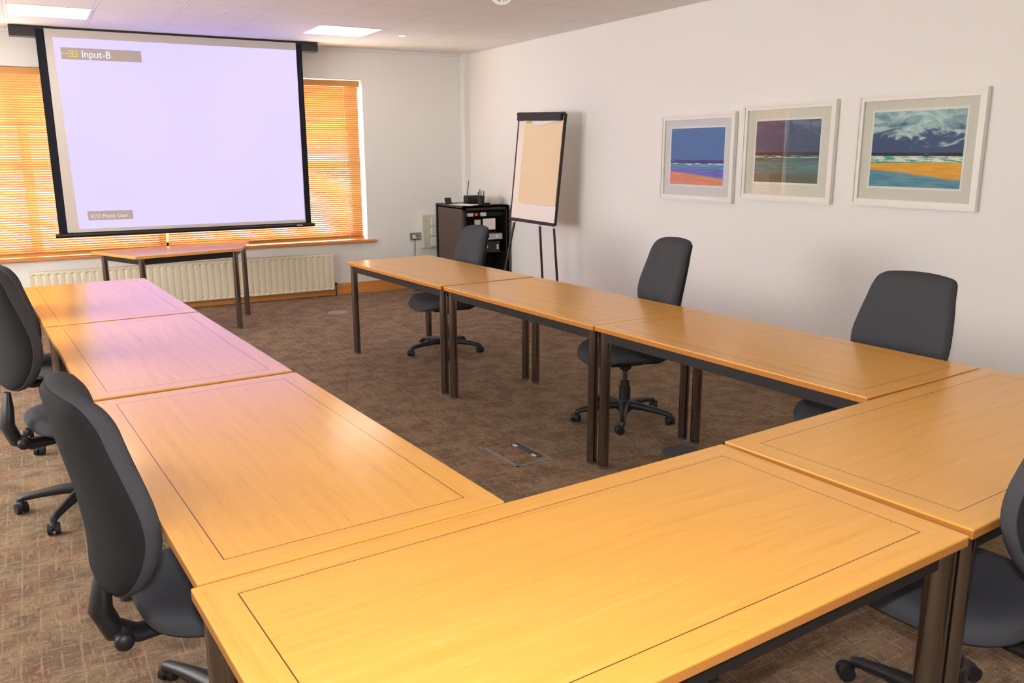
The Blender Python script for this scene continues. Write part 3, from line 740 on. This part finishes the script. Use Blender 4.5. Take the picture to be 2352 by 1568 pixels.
legs = [(bp(.06, bh-.02, -.022), Vector((-.24, .36, 0))), (bp(bw*.62, bh-.02, -.022), Vector((.03, -.10, 0))), (bp(bw*.92, bh-.02, -.022), Vector((.06, -.33, 0)))]
for p0, p1 in legs:
    top_ = p0-dvec*.03
    p1.z = .012
    lg = MB().cyl(top_, p1, .0115, n=14).build('leg', 'rack', fc)
    dd = (p1-top_).normalized(); q0 = top_+dd*.055
    MB().cyl(q0, q0+dd*.022, .016, n=14).build('leg_collar', 'white_plastic', lg)
    MB().cyl(p1-dd*.01, (p1.x, p1.y, .0), .014, n=12).build('leg_tip', 'rubber', lg)
# pad of buff sheets hanging on the board
pad = thing('flipchart_pad', 'buff paper pad hanging on the right of the flipchart board', 'paper pad', fc.location)
slab(MB(), .115, bw-.012, .058, bh*.825, .0045, .010).build('sheets', 'kraft', pad, smooth=False)
cu = MB(); rows = []
for i in range(15):
    u = .12+(bw-.14)*i/14; dr = .020+.032*math.sin(math.pi*min(1, i/11)) + (-.03 if i > 12 else 0)
    rows.append([cu.b.verts.new(bp(u, .050, .012)), cu.b.verts.new(bp(u, .050+dr*.6, .024)), cu.b.verts.new(bp(u, .055+dr, .018)), cu.b.verts.new(bp(u, .052+dr*.9, .012))])
for a, b2_ in zip(rows, rows[1:]):
    for k in range(3): cu.b.faces.new((a[k], b2_[k], b2_[k+1], a[k+1]))
cu.build('rolled_sheet', 'paper', pad)
slab(MB(), .165, .245, .060, .088, .0255, .0265).build('green_print', 'green', pad, smooth=False)

# ---------------------------------------------------------------- framed seascapes
def painting(name, style):
    m, N, L, b = new_mat(name); g = G(N, L); tc = N.new('ShaderNodeTexCoord'); U = g.xyz(tc.outputs['UV']); u, v = U[0], U[1]
    st = style['seed']
    wv = g.comb(g.m('MULTIPLY', u, 2.2), g.m('MULTIPLY', v, 3.2), st); cloud = g.noise(wv, 1.6, 6, .62, 1.6)
    brush = g.noise(g.comb(g.m('MULTIPLY', u, 4), g.m('MULTIPLY', v, 34), st+5), 1, 4, .6)
    fine = g.noise(g.comb(g.m('MULTIPLY', u, 26), g.m('MULTIPLY', v, 30), st+8), 1, 4, .6)
    col = g.mix(fine, lin(*style['sky0']), lin(*style['sky1']))
    cm = g.m('MULTIPLY', g.smooth(g.m('ADD', g.m('MULTIPLY', v, style['cv']), cloud), style['c0'], style['c1']), style['cm'])
    col = g.mix(cm, col, g.mix(g.smooth(cloud, .3, .7), lin(*style['cl0']), lin(*style['cl1'])))
    for (b0, slope, amp, soft, c0, c1, nz) in style['bands']:      # from the horizon down
        edge = g.m('ADD', g.m('ADD', b0, g.m('MULTIPLY', u, slope)), g.m('MULTIPLY', g.m('SUBTRACT', brush if nz else fine, .5), amp))
        mask = g.smooth(g.m('SUBTRACT', edge, v), -soft, soft)
        col = g.mix(mask, col, g.mix(g.smooth(brush, .38, .62), lin(*c0), lin(*c1)))
    for (v0, v1, thr, c0) in style['waves']:
        zone = g.m('MULTIPLY', g.m('GREATER_THAN', v, v0), g.m('LESS_THAN', v, v1))
        wn = g.noise(g.comb(g.m('MULTIPLY', u, 7), g.m('MULTIPLY', v, 60), st+2), 1, 3, .55)
        col = g.mix(g.m('MULTIPLY', zone, g.smooth(wn, thr, thr+.03)), col, lin(*c0))
    L.new(col, b.inputs['Base Color']); b.inputs['Roughness'].default_value = .7; b.inputs['Specular IOR Level'].default_value = .2
    return m
P1 = dict(seed=3, sky0=(66, 100, 140), sky1=(88, 122, 158), cv=.5, c0=1.0, c1=1.35, cm=.45, cl0=(110, 140, 180), cl1=(150, 172, 200),
          bands=[(.44, 0, .004, .003, (50, 36, 78), (70, 52, 100), 1), (.375, .0, .02, .004, (62, 130, 134), (90, 160, 160), 1),
                 (.315, -.04, .03, .006, (96, 90, 170), (124, 112, 186), 1), (.245, -.10, .02, .006, (110, 150, 160), (96, 110, 160), 1), (.235, -.115, .02, .006, (218, 128, 40), (236, 146, 54), 1)],
          waves=[(.35, .385, .52, (222, 214, 222)), (.41, .43, .66, (190, 170, 200))])
P2 = dict(seed=11, sky0=(40, 56, 96), sky1=(60, 80, 118), cv=.7, c0=1.05, c1=1.4, cm=.6, cl0=(74, 104, 138), cl1=(110, 138, 160),
          bands=[(.50, 0, .004, .003, (52, 36, 34), (44, 32, 40), 1), (.435, 0, .01, .004, (54, 84, 84), (84, 116, 112), 1), (.33, 0, .06, .03, (96, 126, 126), (70, 104, 106), 1), (.14, .02, .06, .05, (78, 84, 66), (92, 96, 72), 1)],
          waves=[(.40, .435, .50, (196, 206, 204)), (.36, .385, .60, (170, 190, 190))])
P3 = dict(seed=21, sky0=(40, 62, 106), sky1=(62, 86, 130), cv=1.15, c0=1.22, c1=1.40, cm=.95, cl0=(110, 152, 160), cl1=(196, 222, 214),
          bands=[(.455, 0, .004, .003, (40, 26, 38), (28, 20, 34), 1), (.415, -.01, .01, .004, (46, 142, 124), (90, 176, 150), 1),
                 (.315, .02, .014, .005, (226, 158, 30), (236, 176, 62), 1), (.235, -.13, .09, .02, (70, 128, 150), (96, 154, 172), 1)],
          waves=[(.335, .41, .47, (220, 232, 222)), (.43, .445, .68, (190, 190, 190))])
def picture(y0, y1, z0, z1, style, label, mt, mb_):
    W_, H_ = y0-y1, z1-z0
    t = thing('framed_picture', label, 'picture', (XR, (y0+y1)/2, z0), 0, 'framed seascapes on the right wall')
    a, hb = .042, W_/2
    fr = MB()
    for dpt, i0, i1 in ((.030, 0, a*.45), (.022, a*.4, a)):     # stepped moulding, mitred
        for q in range(4):
            c = [(-hb, 0), (hb, 0), (hb, H_), (-hb, H_)]
            p, p2 = c[q], c[(q+1) % 4]; cc = (0, H_/2)
            def ins_(pt, k): return (pt[0]+(k if pt[0] < 0 else -k), pt[1]+(k if pt[1] < H_/2 else -k))
            pts = [ins_(p, i0), ins_(p2, i0), ins_(p2, i1), ins_(p, i1)]
            fr.prism([(-.004, y, z) for y, z in pts], (-dpt, 0, 0))
    fr.build('frame', 'frame_white', t, smooth=False)
    MB().bx(-.012, -.004, -hb+.02, hb-.02, .02, H_-.02).build('mount', 'mount', t, smooth=False)
    # the mount's white bevel around the painting, then the painting
    MB().bx(-.0135, -.0122, -hb+mt-.014, hb-mt+.014, mb_-.014, H_-mt*.93+.014).build('mount_bevel', 'frame_white', t, smooth=False)
    me = bpy.data.meshes.new('painting'); x = -.0145; yy0, yy1, zz0, zz1 = hb-mt, -hb+mt, mb_, H_-mt*.93
    me.from_pydata([(x, yy0, zz0), (x, yy1, zz0), (x, yy1, zz1), (x, yy0, zz1), (x+.0008, yy0, zz0), (x+.0008, yy1, zz0), (x+.0008, yy1, zz1), (x+.0008, yy0, zz1)], [],
                   [(0, 3, 2, 1), (4, 5, 6, 7), (0, 1, 5, 4), (1, 2, 6, 5), (2, 3, 7, 6), (3, 0, 4, 7)])
    uv = me.uv_layers.new(name='UVMap'); vu = [(0, 0), (1, 0), (1, 1), (0, 1)]*2
    for lp in me.loops: uv.data[lp.index].uv = vu[lp.vertex_index]
    me.materials.append(painting('seascape_paint', style)); o = bpy.data.objects.new('painting', me); COL.objects.link(o); o.parent = t
    MB().bx(-.0200, -.0185, -hb+a*.8, hb-a*.8, a*.8, H_-a*.8).build('glass', 'glass', t, smooth=False)
picture(5.518, 4.685, 1.176, 1.838, P1, 'leftmost framed seascape, blue sky over violet sea and orange sand', .115, .125)
picture(4.610, 3.795, 1.215, 1.877, P2, 'middle framed seascape, dark sea with a window reflected in its glass', .125, .13)
picture(3.635, 2.812, 1.226, 1.890, P3, 'rightmost framed seascape, white clouds over yellow sand and blue water', .115, .12)

# ---------------------------------------------------------------- floor boxes
fbx = thing('floor_box', 'square carpeted floor box lid with a grey rim and two white clips', 'floor box', (2.095, 3.655, 0), R(3))
q = MB()
q.bx(-.105, -.088, -.16, .16, 0, .003).bx(-.105, .105, -.16, -.148, 0, .003).bx(.100, .105, -.16, .16, 0, .0025).bx(-.105, .105, .155, .16, 0, .0025)
q.build('rim', 'grey_metal', fbx, smooth=False)
MB().bx(.055, .098, -.10, .15, 0, .0035).build('cable_flap', 'rubber', fbx, smooth=False)
for yy in (-.07, .11): MB().bx(.050, .066, yy-.018, yy+.018, .0036, .006).build('clip', 'white_plastic', fbx, smooth=False)
gr = thing('floor_grommet', 'round grey floor outlet cover in the carpet by the right row', 'floor outlet', (2.869, 3.249, 0), 0)
MB().lathe([(.105, 0), (.100, .004), (.088, .005), (.085, .003), (.02, .003)], n=40).build('cover', 'rubber', gr)
gr = thing('floor_grommet', 'round grey floor outlet cover near the far end of the right row', 'floor outlet', (2.554, 8.05, 0), 0)
MB().lathe([(.095, 0), (.090, .004), (.02, .004)], n=40).build('cover', 'grey_metal', gr)
